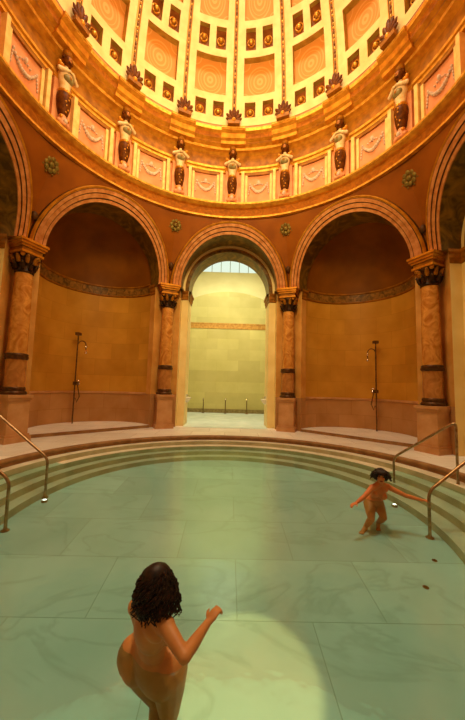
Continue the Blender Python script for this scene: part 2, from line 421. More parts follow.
# ------------------------------------------------------------------ drum
def ring(prof, mats, n=160):
    m = MB()
    for i in range(len(prof)-1):
        m.grid([[az(r, 360*j/n, z) for j in range(n)] for r, z in prof[i:i+2]], M[mats[i]], closed=True)
    return m
low = [(5.02,7.72),(4.93,7.74),(4.93,7.80),(4.98,7.83),(5.00,8.10),(4.93,8.13),(4.86,8.20),(4.82,8.22),(4.82,8.28),(4.90,8.31),(5.16,8.33)]
trim1 = structure(ring(low, ['gold','gold_bright','gold','frieze','gold','gold','gold_bright','gold_bright','gold','gold_dark']).build('trim_1'))
drum = structure(ring([(5.16,8.3),(5.16,9.62)], ['pink_stone']).build('wall_drum'))
up = [(5.16,9.60),(5.08,9.62),(5.08,9.70),(5.04,9.74),(5.04,9.82),(5.14,9.86),(5.16,10.35),(5.08,10.42),(5.0,10.46),(5.0,10.56),(4.90,10.62),(4.90,10.70),(4.80,10.76),(4.78,10.92),(4.70,10.98),(4.68,11.08),(4.72,11.12),(4.72,11.2)]
trim2 = structure(ring(up, ['gold','gold_bright','gold','gold_bright','gold','gold_dark','gold','gold','gold_bright','gold','gold_dark','gold','frieze','gold','gold_bright','gold','pink_stone']).build('trim_2'))
def sector(mb, prof, a0, a1, m, n=4):
    """closed profile swept between two azimuths, capped"""
    P = [[az(r, a0+(a1-a0)*j/n, z) for j in range(n+1)] for r, z in prof+[prof[0]]]
    for i in range(len(P)-1): mb.grid(P[i:i+2], m)
    for j in (0, n): mb.face([P[i][j] for i in range(len(prof))], m, smooth=False)
VIS = [-90,-67.5,-45,-22.5,0,22.5,45,67.5,90]
for k in range(16):
    a = 22.5*k-180
    Rb = MB()
    sector(Rb, [(5.04,10.54),(4.84,10.58),(4.82,10.68),(4.74,10.74),(4.72,10.9),(4.62,10.97),(4.60,11.09),(4.9,11.13)], a-5.4, a+5.4, M['gold'])
    sector(Rb, [(4.615,10.99),(4.585,11.0),(4.585,11.04),(4.615,11.05)], a-5.4, a+5.4, M['gold_bright'])
    Rb.build('cornice_break', trim2)
    # palmette crowning the break
    Pm = MB()
    for q, (w, h) in zip((-64,-40,-18,0,18,40,64), ((.075,.24),(.075,.32),(.075,.38),(.08,.43),(.075,.38),(.075,.32),(.075,.24))):
        t = radians(q); R_ = Matrix.Rotation(t, 3, 'Y')
        Pm.ball(Vector((sin(t)*h*.55, 0, .08+cos(t)*h*.55)), (w*.75,.035,h*.5), M['stat_dark'], 8, 7, R_)
    Pm.box((0,0,.05), (.34,.1,.1), M['gold_dark'])
    Pm.ball((0,-.03,.12), (.06,.05,.06), M['gold'], 8, 6)
    T = Matrix.Translation(az(4.53, a, 11.08)) @ Matrix.Rotation(-radians(a), 4, 'Z') @ Matrix.Scale(1.3, 4)
    Pm.build('palmette', trim2, T=T)
    # cream strips, salmon panel and its swag
    Fr = MB()
    for s_ in (-1, 1):
        sector(Fr, [(5.17,8.33),(5.02,8.33),(5.02,9.62),(5.17,9.62)], a+s_*4.55-.6, a+s_*4.55+.6, M['cream_trim'], 2)
    Fr.build('panel_pilaster', drum)
    b0, b1 = a+5.6, a+22.5-5.6
    Pf = MB()
    for (z0, z1, c0, c1) in ((8.36,8.46,b0,b1),(9.5,9.6,b0,b1),(8.46,9.5,b0,b0+.9),(8.46,9.5,b1-.9,b1)):
        sector(Pf, [(5.17,z0),(5.08,z0),(5.08,z1),(5.17,z1)], c0, c1, M['gold_dark'] if z0 > 9 else M['cream_trim'], 4)
    n = 8
    Pf.grid([[az(5.14, b0+(b1-b0)*j/n, z) for j in range(n+1)] for z in (8.4, 9.55)], M['pink_panel'])
    pf = Pf.build('relief_panel', drum)
    G = MB(); mid = (b0+b1)/2
    for i in range(15):
        f = -1+2*i/14; G.ball(az(5.125, mid+f*3.6, 8.86+.30*f*f+.02*random.random()), (.045+.02*(1-f*f),.03,.045+.02*(1-f*f)), M['garland'], 7, 5)
    for f in (-1, 1):
        for k2 in range(5): G.ball(az(5.125, mid+f*(3.7+.12*k2), 9.16-.09*k2), (.03,.02,.045), M['garland'], 6, 5)
    G.ball(az(5.12, mid, 9.22), (.07,.03,.09), M['garland'], 8, 6)
    for f in (-1,-.5,.5,1): G.ball(az(5.125, mid+f*1.6, 9.2-.06*abs(f)), (.04,.02,.03), M['garland'], 6, 5)
    G.build('garland_relief', pf)

# ------------------------------------------------------------------ caryatids
def make_caryatid():
    root = thing('caryatid_statue', '', 'statue', group='gilded figures round the drum')
    b = MB()   # foot bracket with scrolls
    b.lathe([(.02,0),(.15,.0),(.17,.06),(.12,.12),(.14,.2),(.09,.3),(.10,.36)], M['pink_stone'], 14)
    for s in (-1, 1):
        b.ball((s*.13,-.06,.09), (.07,.06,.07), M['pink_stone'], 10, 7); b.ball((s*.10,-.09,.24), (.04,.04,.05), M['gold'], 8, 6)
    b.ball((0,-.14,.14), (.06,.04,.08), M['garland'], 8, 6)
    b.build('foot_bracket', root)
    s_ = MB(); s_.lathe([(.095,.33),(.13,.42),(.165,.6),(.185,.8),(.17,.93),(.13,.97)], M['stat_dark'], 16)
    for k in range(6): s_.ball((.05*sin(k*1.7),-.115-.013*k,.42+.085*k), (.03,.025,.03), M['gold'], 7, 5)
    sk = s_.build('tapered_skirt', root)
    g = MB(); g.lathe([(.12,.93),(.165,.95),(.165,1.02),(.13,1.05)], M['gold'], 16); g.ball((0,-.15,.985), (.06,.04,.05), M['gold_bright'], 8, 6); g.build('belt', root)
    t = MB(); t.lathe([(.12,1.02),(.125,1.1),(.15,1.25),(.18,1.4),(.19,1.5),(.15,1.6),(.07,1.66),(.055,1.74),(.05,1.8)], M['stat_pale'], 18); t.build('torso', root)
    for sd in (-1, 1):
        ar = MB(); ar.capsule((sd*.17,-.02,1.56), .06, (sd*.26,-.1,1.47), .052, M['stat_pale']); ar.capsule((sd*.26,-.1,1.47), .05, (sd*.06,-.2,1.52), .042, M['stat_pale'])
        ar.ball((sd*.04,-.215,1.52), (.05,.04,.04), M['stat_pale'], 8, 6)
        for q in range(3): ar.capsule((sd*.03,-.23,1.53-.018*q), .012, (-sd*.03,-.245,1.52-.018*q), .01, M['stat_pale'], 6)
        ar.build('arm', root)
        ep = MB(); ep.ball((sd*.17,-.03,1.66), (.09,.08,.05), M['gold'], 10, 6); ep.ball((sd*.22,-.03,1.72), (.05,.05,.05), M['gold'], 8, 6); ep.build('shoulder_scroll', root)
    d = MB(); d.ball((0,-.13,1.35), (.14,.09,.11), M['stat_green'], 14, 8); d.ball((0,-.2,1.36), (.05,.03,.05), M['gold_dark'], 8, 6); d.build('breast_drapery', root)
    h = MB(); h.ball((0,-.03,1.93), (.125,.13,.165), M['stat_dark'], 14, 10); h.ball((0,.03,1.90), (.135,.12,.15), M['stat_dark'], 12, 8)
    for k in range(10): tt = pi*k/9; h.ball((.125*cos(tt),-.03,1.95+.12*sin(tt)), .035, M['stat_dark'], 7, 5)
    hd = h.build('head', root)
    fc = MB(); fc.ball((0,-.105,1.93), (.075,.06,.10), M['stat_face'], 12, 8); fc.ball((0,-.168,1.925), (.016,.02,.032), M['stat_face'], 7, 5); fc.ball((0,-.14,1.85), (.035,.03,.03), M['stat_dark'], 8, 6)
    for sd in (-1, 1): fc.ball((sd*.03,-.158,1.955), (.012,.008,.008), M['stat_dark'], 6, 4)
    fc.build('face', hd)
    c = MB(); c.lathe([(.05,2.06),(.10,2.08),(.12,2.12),(.12,2.19),(.02,2.2)], M['gold_dark'], 16); c.build('head_cushion', root)
    # back slab the figure is fixed to
    k = MB(); k.box((0,.13,.66), (.50,.10,1.32), M['pink_stone']); k.box((0,.12,1.36), (.56,.10,.08), M['gold']); k.build('back_slab', root)
    return root
names = {-67.5:'caryatid with dark head at far left of the drum, third left of the central one',-45:'caryatid over the crown of the left niche arch, second left of the central one',-22.5:'caryatid above the column left of the central archway',0:'caryatid with dark head directly above the central archway',22.5:'caryatid above the column right of the central archway',45:'caryatid over the crown of the right niche arch, second right of the central one',67.5:'caryatid with dark head at far right of the drum, third right of the central one'}
proto = make_caryatid()
for i, (a, lb) in enumerate(names.items()):
    loc = az(4.97, a, 8.325)
    if i == 0: proto.location = loc; proto.rotation_euler = (0,0,-radians(a)); proto['label'] = lb
    else: copy_thing(proto, lb, loc, -radians(a))

# ------------------------------------------------------------------ dome
RDO, ZDO, HD = 4.70, 11.18, 8.2
def dome_r(z): return RDO*sqrt(max(0, 1-((z-ZDO)/HD)**2))
ZT = ZDO+HD*.965
rows_z = [('f',11.18,11.50),('s',11.50,12.08),('f',12.08,12.34),('L',12.34,13.68),('f',13.68,13.92),('s',13.92,14.62),('f',14.62,14.85),('L',14.85,16.2),('f',16.2,16.4),('s',16.4,16.95),('f',16.95,17.1),('L',17.1,18.2),('f',18.2,ZT)]
D = MB(); panels = []; knobs = []
for k in range(16):
    a = 22.5*k-180+11.25
    for kind, z0, z1 in rows_z:
        if kind == 'f': cuts = [-11.25,-5,0,5,11.25]; holes = []
        elif kind == 'L': cuts = [-11.25,-7.1,7.1,11.25]; holes = [(-7.1,7.1)]
        else: cuts = [-11.25,-6.5,-1.6,1.6,6.5,11.25]; holes = [(-6.5,-1.6),(1.6,6.5)]
        zz = [z0+(z1-z0)*q/6 for q in range(7)]
        for c0, c1 in zip(cuts, cuts[1:]):
            na = max(1, round((c1-c0)/2.2)); aa = [a+c0+(c1-c0)*q/na for q in range(na+1)]
            dep = .24 if kind == 'L' else .17
            P = [[az(dome_r(z), t, z) for t in aa] for z in zz]
            if (c0, c1) not in holes: D.grid(P, M['cream'])
            else:
                # recess pushed outward along the normal
                def outp(t, z):
                    r = dome_r(z); sl = RDO*RDO*(z-ZDO)/(HD*HD*max(r,.3)); L = sqrt(1+sl*sl)
                    return az(r+dep/L, t, z+dep*sl/L)
                Q = [[outp(t, z) for t in aa] for z in zz]
                D.grid([P[0], Q[0]], M['coffer_side'], smooth=False); D.grid([P[-1], Q[-1]], M['coffer_side'], smooth=False)
                D.grid([[r[0] for r in P], [r[0] for r in Q]], M['coffer_side'], smooth=False)
                D.grid([[r[-1] for r in P], [r[-1] for r in Q]], M['coffer_side'], smooth=False)
                uv = [[(j/na, i/6) for j in range(na+1)] for i in range(7)]
                if kind == 'L': panels.append((Q, uv))
                else:
                    D.grid(Q, M['coffer_dark'])
                    zc, tc = (z0+z1)/2, a+(c0+c1)/2
                    knobs.append((Vector(outp(tc, zc)), tc, min(.12, (z1-z0)*.2)))
ceiling = structure(D.build('ceiling'))
for Q, uv in panels:
    p = MB(); p.grid(Q, M['coffer_panel'], uv=uv); p.build('coffer_panel', ceiling)
for c, t, r in knobs:
    if abs(((t+180) % 360)-180) > 100 or c.z > 16.3: continue
    p = MB(); p.lathe([(r*1.25,0),(r*1.3,.03),(r*.95,.05),(r*.9,.03)], M['gold'], 14); p.ball((0,0,.05), (r*.62,r*.62,r*.7), M['gold_bright'], 12, 8)
    for q in range(6): p.ball((r*1.05*cos(q*pi/3), r*1.05*sin(q*pi/3), .04), r*.2, M['gold'], 6, 5)
    T = Matrix.Translation(c) @ Matrix.Rotation(-radians(t), 4, 'Z') @ Matrix.Rotation(radians(90+12), 4, 'X')
    p.build('coffer_boss', ceiling, T=T)
for k in range(16):          # beaded ribs between the fields
    a = 22.5*k-180; p = MB(); n = 40; zz = [11.2+(ZT-11.2)*i/n for i in range(n+1)]
    for (o0, w0, o1, w1, mm) in ((.0,1.25,.03,1.2,'gold'),(.03,1.2,.035,.8,'gold'),(.035,.8,.012,.75,'bead_dark'),(.012,.75,.012,-.75,'bead_dark'),(.012,-.75,.035,-.8,'bead_dark'),(.035,-.8,.03,-1.2,'gold'),(.03,-1.2,0,-1.25,'gold')):
        p.grid([[az(dome_r(z)-o0, a+w0*.8, z) for z in zz],[az(dome_r(z)-o1, a+w1*.8, z) for z in zz]], M[mm])
    z = 11.3
    while z < ZT-.3:
        p.ball(az(dome_r(z)-.02, a, z), (.028,.028,.05), M['gold_bright'] if int(z*10) % 2 else M['coffer_dark'], 6, 5); z += .13
    p.build('beaded_rib', ceiling)
oc = MB(); oc.grid([[az(r, 360*j/64, z) for j in range(64)] for r, z in ((dome_r(ZT),ZT),(dome_r(ZT)-.06,ZT-.04),(dome_r(ZT)-.1,ZT+.02),(dome_r(ZT)-.1,ZT+.5))], M['gold'], closed=True)
oc.build('oculus_rim', ceiling)

# ------------------------------------------------------------------ columns
def make_column():
    root = thing('marble_column', '', 'column', group='columns between the arches')
    p = MB()
    for (w, z0, z1) in ((.66,0,.14),(.60,.14,.2),(.54,.2,1.06),(.60,1.06,1.12),(.64,1.12,1.2)):
        p.box((0,0,(z0+z1)/2), (w,w,z1-z0), M['pedestal'])
    p.build('pedestal', root)
    b = MB(); b.lathe([(.0,1.2),(.29,1.2),(.30,1.24),(.27,1.28),(.245,1.31),(.265,1.34),(.25,1.38),(.235,1.4)], M['column_ring'], 28); b.build('base_moulding', root)
    l = MB(); l.lathe([(.235,1.39),(.23,2.13)], M['column_low'], 28); l.build('lower_drum', root)
    r = MB(); r.lathe([(.22,2.1),(.26,2.12),(.275,2.16),(.255,2.2),(.265,2.24),(.22,2.27)], M['column_ring'], 28); r.build('shaft_ring', root)
    s = MB(); s.lathe([(.225,2.25),(.224,2.9),(.215,3.6),(.20,4.42)], M['column'], 32); s.build('shaft', root)
    c = MB(); c.lathe([(.20,4.40),(.225,4.42),(.225,4.46),(.20,4.48),(.21,4.6),(.25,4.8),(.29,4.88),(.27,4.9)], M['capital'], 28)
    cap = c.build('capital', root)
    for tier, (z, rr, h, n) in enumerate(((4.5,.215,.17,8),(4.66,.235,.18,8))):
        lf = MB()
        for k in range(n):
            t = 2*pi*(k+.5*tier)/n; ct, st = cos(t), sin(t)
            pts = [(rr*ct,rr*st,z),((rr+.035)*ct,(rr+.035)*st,z+h*.5),((rr+.06)*ct,(rr+.06)*st,z+h*.85),((rr+.10)*ct,(rr+.10)*st,z+h),((rr+.11)*ct,(rr+.11)*st,z+h*.86)]
            lf.tube(pts, [.045,.055,.045,.028,.016], M['gold_dark'] if tier else M['capital'], 7)
            lf.ball(((rr+.09)*ct,(rr+.09)*st,z+h*.93), .024, M['gold'], 6, 5)
        lf.build('acanthus_leaves', cap)
    v = MB()
    for k in range(4):
        t = pi/4+pi/2*k; v.ball((.30*cos(t),.30*sin(t),4.86), .055, M['gold'], 10, 7)
    v.build('volutes', cap)
    a = MB()
    for (w, z0, z1, mm) in ((.60,4.9,4.96,'gold'),(.54,4.96,5.06,'gold_dark'),(.62,5.06,5.12,'gold'),(.70,5.12,5.19,'gold'),(.76,5.19,5.25,'gold')):
        a.box((0,0,(z0+z1)/2), (w,w,z1-z0), M[mm])
    a.build('impost_block', root)
    return root
cp = make_column()
for i, (a, lb) in enumerate(((-67.5,'orange marble column at the far left edge, left of the left niche'),(-22.5,'orange marble column on the left side of the central archway'),(22.5,'orange marble column on the right side of the central archway'),(67.5,'orange marble column at the right edge, right of the right niche'))):
    loc = az(RC-.06, a, 0)
    if i == 0: cp.location = loc; cp.rotation_euler = (0,0,-radians(a)); cp['label'] = lb
    else: copy_thing(cp, lb, loc, -radians(a))

# ------------------------------------------------------------------ deck, steps, pool
def zf(y):
    t = max(0, 2.9-y); return -.48-.0148*t-.00975*t*t
NST = 5
def rim(k):                        # boundary circle k: 0 = deck edge ... 4 = foot of last riser
    f = k/(NST-1); return (.15-.13*f, -.6+.08*f, 4.45-1.05*f)
def rp(k, j, n, z=None, dr=0):
    cx, cy, r = rim(k); t = 2*pi*j/n; x, y = cx+(r+dr)*cos(t), cy+(r+dr)*sin(t)
    return (x, y, z if z is not None else 0)
n = 144
F = MB()
F.grid([[rp(0,j,n,0,.12) for j in range(n)]]+[[(R*cos(2*pi*j/n), R*sin(2*pi*j/n), 0) for j in range(n)] for R in (5.9,9.5,13)], M['deck'], closed=True, smooth=False)
floor = structure(F.build('floor'))
S = MB()
S.grid([[rp(0,j,n,z,d) for j in range(n)] for d, z in ((.12,0),(.12,.025),(.03,.035),(-.02,.01),(-.025,-.03),(0,-.05))], M['nosing'], closed=True)
def zk(k, j): p = rp(k, j, n); return zf(p[1])*k/NST
for k in range(NST):
    top = [rp(k,j,n,zk(k,j)-(.05 if k == 0 else 0)) for j in range(n)]; bot = [rp(k,j,n,zk(k+1,j)) for j in range(n)]
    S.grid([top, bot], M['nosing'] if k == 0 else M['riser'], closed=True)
    if k < NST-1:
        S.grid([bot, [rp(k+1,j,n,zk(k+1,j)+.0) for j in range(n)]], M['step'], closed=True)
steps = structure(S.build('trim_3'))
PF = MB(); rows = []
for q in range(0, 25):
    f = q/24; rows.append([(lambda p: (p[0], p[1], zf(p[1])))(tuple(Vector(rim(3)[:2]+(0,))+ (Vector(rp(3,j,n))-Vector(rim(3)[:2]+(0,)))*max(f,.001))) for j in range(n)])
PF.grid(rows, M['pool_floor'], closed=True, smooth=True)
structure(PF.build('floor_pool'))
ZW = -.215
Wt = MB(); cx, cy, r = rim(0); Wt.grid([[(cx+(r-.01)*f*cos(2*pi*j/96), cy+(r-.01)*f*sin(2*pi*j/96), ZW) for j in range(96)] for f in (.001,.5,1)], M['water'], closed=True)
structure(Wt.build('pool_water'))

# ------------------------------------------------------------------ hall beyond the central arch
H = MB(); yb = 11.0; hw = 2.9
def arcz(x): return 6.9-.105*x*x
xs = [-hw+2*hw*i/32 for i in range(33)]
H.grid([[(x,yb,z) for x in xs] for z in (0.1,4.76)], M['hall_wall'], uv=[[(x,z) for x in xs] for z in (0.1,4.76)])
H.grid([[(x,yb,5.08) for x in xs],[(x,yb,arcz(x)) for x in xs]], M['hall_wall'], uv=[[(x,5.08) for x in xs],[(x,arcz(x)) for x in xs]])
for sx in (-1, 1): H.face([(sx*hw,7.0,0),(sx*hw,yb,0),(sx*hw,yb,6.2),(sx*hw,7.0,6.2)], M['hall_wall'], [(0,0),(4,0),(4,6.2),(0,6.2)], smooth=False)
hall = structure(H.build('wall_hall'))
Bn = MB()
for (z0,o0,z1,o1,mm) in ((4.76,0,4.76,.03,'hall_band'),(4.76,.03,4.82,.03,'hall_band'),(4.82,.03,4.83,.015,'hall_band'),(4.83,.015,5.01,.015,'hall_band'),(5.01,.015,5.02,.03,'hall_band'),(5.02,.03,5.08,.03,'hall_band'),(5.08,.03,5.08,0,'hall_band')):
    Bn.face([(-hw,yb-o0,z0),(hw,yb-o0,z0),(hw,yb-o1,z1),(-hw,yb-o1,z1)], M[mm], smooth=False)
Bn.build('frieze_band', hall)
Bb = MB(); Bb.box((0,yb-.02,.2), (2*hw,.04,.22), M['stat_green']); Bb.build('skirting', hall)
HV = MB()                      # splayed sill up to the lunette, vault over the hall
def wb(x): return 8.42+.05*x*x*0
def wt(x): return 8.47+.74*max(0, 1-(x/1.72)**2)
xs2 = [-1.72+3.44*i/32 for i in range(33)]
HV.grid([[(x,yb,arcz(x)) for x in xs],[(x*1.0,yb+1.0,8.42) for x in xs]], M['hall_vault'])
HV.grid([[(x,yb+1.0,wt(x) if abs(x) < 1.72 else 8.45) for x in xs],[(x,yb+1.0,11.0) for x in xs]], M['hall_vault'])
HV.grid([[(x,7.0,9.9-.32*x*x) for x in xs],[(x,yb+1.02,9.9-.32*x*x) for x in xs]], M['hall_vault'])
HV.build('hall_vault', hall)
win = MB(); win.grid([[(x,yb+1.06,8.40) for x in xs2],[(x,yb+1.06,wt(x)+.02) for x in xs2]], M['skylight'])
window = structure(win.build('window_1'))
gb = MB()
for x in (-1.1,-.55,0,.55,1.1): gb.box((x,yb+1.03,(8.40+wt(x))/2), (.035,.04,wt(x)-8.40), M['frame_dark'])
gb.tube([(x,yb+1.03,wt(x)) for x in xs2], .03, M['frame_dark'], 6)
gb.build('glazing_bars', window)
hf = MB(); hf.face([(-hw,7.05,.012),(hw,7.05,.012),(hw,yb,.1),(-hw,yb,.1)], M['hall_floor'], smooth=False)
hf.face([(-1.6,5.75,.006),(1.6,5.75,.006),(1.6,7.05,.012),(-1.6,7.05,.012)], M['hall_floor'], smooth=False)
structure(hf.build('floor_hall'))
# plain halls behind the side arches
for sx, nme in ((-1,'wall_hall_left'),(1,'wall_hall_right')):
    q = MB(); X = sx*9.5
    q.face([(X,-4,0),(X,4,0),(X,4,9),(X,-4,9)], M['hall_wall'], [(0,0),(8,0),(8,9),(0,9)], smooth=False)
    for y in (-3,3): q.face([(sx*7,y,0),(X,y,0),(X,y,9),(sx*7,y,9)], M['hall_wall'], [(0,0),(2.5,0),(2.5,9),(0,9)], smooth=False)
    q.face([(sx*7,-3,8.4),(X,-3,8.4),(X,3,8.4),(sx*7,3,8.4)], M['hall_vault'], smooth=False)
    structure(q.build(nme))

# posts by the hall wall
def make_post(loc, label):
    r = thing('safety_post', label, 'post', loc, group='posts along the hall wall')
    a = MB(); a.lathe([(.022,.03),(.022,.72)], M['bronze'], 12); a.build('pole', r)
    b = MB(); b.lathe([(0,0),(.08,0),(.08,.02),(.03,.035)], M['bronze'], 14); b.build('base_plate', r)
    c = MB(); c.ball((0,0,.76), (.04,.04,.05), M['steel_hi'], 10, 8); c.build('knob', r)
make_post((-1.24,yb-.25,.096), 'thin bronze post at the left of three before the hall wall')
make_post((-.05,yb-.25,.096), 'thin bronze post in the middle of three before the hall wall')
make_post((1.11,yb-.25,.096), 'thin bronze post at the right of three before the hall wall')
# drinking basins on the jambs
def make_basin(sx, label):
    r = thing('wall_basin', label, 'basin', (sx*1.6,6.6,1.02), 0 if sx > 0 else pi, group='drinking basins on the archway jambs')
    b = MB(); b.lathe([(.02,-.16),(.07,-.14),(.14,-.06),(.19,.03),(.2,.05),(.18,.055),(.13,-.02),(.02,-.06)], M['ceramic'], 24, a0=pi/2, a1=3*pi/2); b.build('bowl', r)
    k = MB(); k.box((-.01,0,.02), (.02,.46,.3), M['ceramic']); k.build('back_plate', r)
    t = MB(); t.tube([(0,0,.1),(-.06,0,.14),(-.1,0,.13),(-.12,0,.09)], .014, M['chrome'], 8); t.build('spout', r)
make_basin(-1, 'white drinking basin on the left jamb of the central archway')
make_basin(1, 'white drinking basin on the right jamb of the central archway')

# showers in the niches
def make_shower(x, y, zt, toward, label):
    r = thing('shower_pipe', label, 'shower', (x,y,.1)); t = Vector(toward).normalized(); side = Vector((t.y,-t.x,0))*(1 if x > 0 else -1)
    H_ = zt-.1
    a = MB(); a.tube([(0,0,0),(0,0,.5),(0,0,1.5),(0,0,H_)], .024, M['bronze'], 10); a.build('riser_pipe', r)
    b = MB(); b.box((0,0,H_), (.16,.16,.1), M['bronze']); b.build('top_bracket', r)
    arm = MB(); pts = []
    for k in range(13):
        q = pi*k/12; pts.append(t*(.16*(1-cos(q))) + Vector((0,0,H_-.42+.17*sin(q))))
    pts += [t*.32+Vector((0,0,H_-.5)), t*.32+Vector((0,0,H_-.62))]
    # spray arm reaches sideways so that it reads beside the pipe
    pts = [Vector((p.dot(t)*(t.x*.45+side.x*.9), p.dot(t)*(t.y*.45+side.y*.9), p.z)) if False else p for p in pts]
    arm.tube(pts, .018, M['bronze'], 8); arm.build('spray_arm', r)
    e = pts[-1]
    nz = MB(); nz.lathe([(.0,.02),(.03,.02),(.05,-.06),(.045,-.09),(0,-.09)], M['steel_hi'], 14, c=tuple(e)); nz.build('nozzle', r)
    kb = MB(); kb.ball(tuple(e+Vector((0,0,.16))), (.04,.04,.06), M['steel_hi'], 10, 8); kb.build('joint', r)
    v = MB(); v.box(tuple(Vector((0,0,1.42))+t*.04), (.16,.16,.12), M['bronze']); v.lathe([(0,0),(.07,0),(.07,.03),(0,.03)], M['steel_hi'], 12, c=tuple(Vector((0,0,1.5))+t*.12))
    v.ball(tuple(Vector((0,0,1.42))+t*.15), .04, M['steel_hi'], 8, 6); v.build('valve', r)
    hs = MB(); hs.tube([tuple(Vector((0,0,1.36))+t*.1), tuple(Vector((0,0,.95))+t*.16+side*.06), tuple(Vector((0,0,.75))+t*.1), tuple(Vector((0,0,.9))+t*.05)], .02, M['bronze'], 8); hs.build('hose', r)
make_shower(-5.41, 5.22, 3.30, (.95,-.1,0), 'bronze shower pipe with curved spray arm on the left niche wall')
make_shower(5.44, 5.22, 3.32, (-.95,-.1,0), 'bronze shower pipe with curved spray arm on the right niche wall')

# ------------------------------------------------------------------ handrails
def bend(pts, rad=.12, n=6):
    pts = [Vector(p) for p in pts]; out = [pts[0]]
    for a, b, c in zip(pts, pts[1:], pts[2:]):
        d0 = (a-b); d1 = (c-b); r0 = min(rad, d0.length*.45, d1.length*.45); p0 = b+d0.normalized()*r0; p1 = b+d1.normalized()*r0
        for i in range(n+1): f = i/n; out.append(p0*(1-f)**2+b*2*f*(1-f)+p1*f*f)
    out.append(pts[-1]); return out
def handrail(base, bz, foot, fz, top_low, top_high, label):
    r = thing('handrail', label, 'handrail', (base[0],base[1],bz), group='handrails at the pool steps'); o = Vector((base[0],base[1],bz))
    P = [(base[0],base[1],bz+.01),(base[0],base[1],top_low),(foot[0],foot[1],top_high),(foot[0],foot[1],fz+.01)]
    a = MB(); a.tube([p-o for p in bend(P)], .024, M['chrome'], 12); a.build('rail_tube', r)
    for p, z in ((base,bz),(foot,fz)):
        f = MB(); f.lathe([(0,0),(.06,0),(.06,.015),(.03,.03),(.026,.05)], M['chrome'], 16, c=(p[0]-o.x,p[1]-o.y,z-o.z)); f.build('floor_flange', r)
handrail((3.57,.75), zf(.75)*.75, (4.36,.02), zf(.02)*.25, .18, 1.02, 'metal handrail at right pool steps, behind the wading woman')
handrail((3.23,-.85), zf(-.85), (4.42,-.9), zf(-.9)*.25, .02, .98, 'metal handrail at right pool steps, gripped by the wading woman')
handrail((-3.28,.2), zf(.2), (-4.42,.25), 0.036, .12, .98, 'metal handrail at left pool steps, the farther one')
handrail((-3.2,-.9), zf(-.9), (-4.38,-.95), 0.036, .06, .98, 'metal handrail at left pool steps, the nearer one at the photo edge')
# pool lamps and drains
def plamp(x, y, label):
    r = thing('pool_lamp', label, 'lamp', (x,y,zf(y)+.002)); a = MB(); a.lathe([(.0,0),(.05,0),(.052,.03),(.04,.045),(.035,.04)], M['chrome'], 16); a.build('bezel', r)
    b = MB(); b.ball((0,0,.03), (.036,.036,.02), M['poollamp'], 12, 8); b.build('lens', r)
plamp(-3.18, .02, 'small bright underwater lamp at foot of the farther left handrail')
plamp(3.24, .15, 'small bright underwater lamp on pool floor beside the wading woman, near right handrails')
def drain(x, y, label):
    a = MB(); a.lathe([(0,.004),(.018,.004),(.024,.008),(.032,.008),(.035,.001)], M['bronze'], 16)
    for k in range(-2, 3): a.box((0,k*.008,.007), (.036,.003,.004), M['column_ring'])
    o = a.build('floor_drain', loc=(x,y,zf(y))); tag(o, label, 'drain')
drain(2.94,-1.37,'small dark floor drain below the right handrails, the farther one')
drain(2.50,-1.85,'small dark floor drain near the right steps, the nearer one')

# ------------------------------------------------------------------ people
def remeshed(mb, name, parent, mat, voxel, smooth_it=6, loc=None):
    o = mb.build(name); o.data.materials.clear(); o.data.materials.append(mat)
    m = o.modifiers.new('r', 'REMESH'); m.mode = 'VOXEL'; m.voxel_size = voxel; m.use_smooth_shade = True
    s = o.modifiers.new('s', 'SMOOTH'); s.factor = .5; s.iterations = smooth_it
    dg = bpy.context.evaluated_depsgraph_get(); me = bpy.data.meshes.new_from_object(o.evaluated_get(dg))
    o.modifiers.clear(); old = o.data; o.data = me; bpy.data.meshes.remove(old)
    me.name = name
    for p in me.polygons: p.use_smooth = True; p.material_index = 0
    if parent: o.parent = parent
    return o
SK = None
def hand(mb, wrist, dirv, palm_n, side, sc, curl=.6):
    """palm with five fingers; dirv along the hand, palm_n out of the palm, side towards the thumb"""
    w, d, nn, t = Vector(wrist), Vector(dirv).normalized(), Vector(palm_n).normalized(), Vector(side).normalized()
    pc = w+d*.045*sc
    R = Matrix((t, nn, d)).transposed()
    mb.ball(pc, (.040*sc,.016*sc,.052*sc), SK, 12, 8, R)
    for k, (off, L) in enumerate(((.028,.072),(.010,.080),(-.009,.075),(-.027,.058))):
        b0 = w+d*.082*sc+t*off*sc; d1 = (d*cos(curl*.6)+nn*sin(curl*.6)); d2 = (d*cos(curl*1.6)+nn*sin(curl*1.6)); d3 = (d*cos(curl*2.5)+nn*sin(curl*2.5))
        p1 = b0+d1*L*.45*sc; p2 = p1+d2*L*.33*sc; p3 = p2+d3*L*.24*sc
        mb.capsule(b0-d*.012*sc, .0092*sc, p1, .0088*sc, SK, 8); mb.capsule(p1, .0086*sc, p2, .008*sc, SK, 8); mb.capsule(p2, .008*sc, p3, .007*sc, SK, 8)
    tb = w+d*.028*sc+t*.034*sc; td = (d*.62+t*.72+nn*.3).normalized(); q1 = tb+td*.034*sc; q2 = q1+(d*.85+t*.25+nn*.45).normalized()*.028*sc
    mb.capsule(tb, .012*sc, q1, .0105*sc, SK, 8); mb.capsule(q1, .0102*sc, q2, .0085*sc, SK, 8)
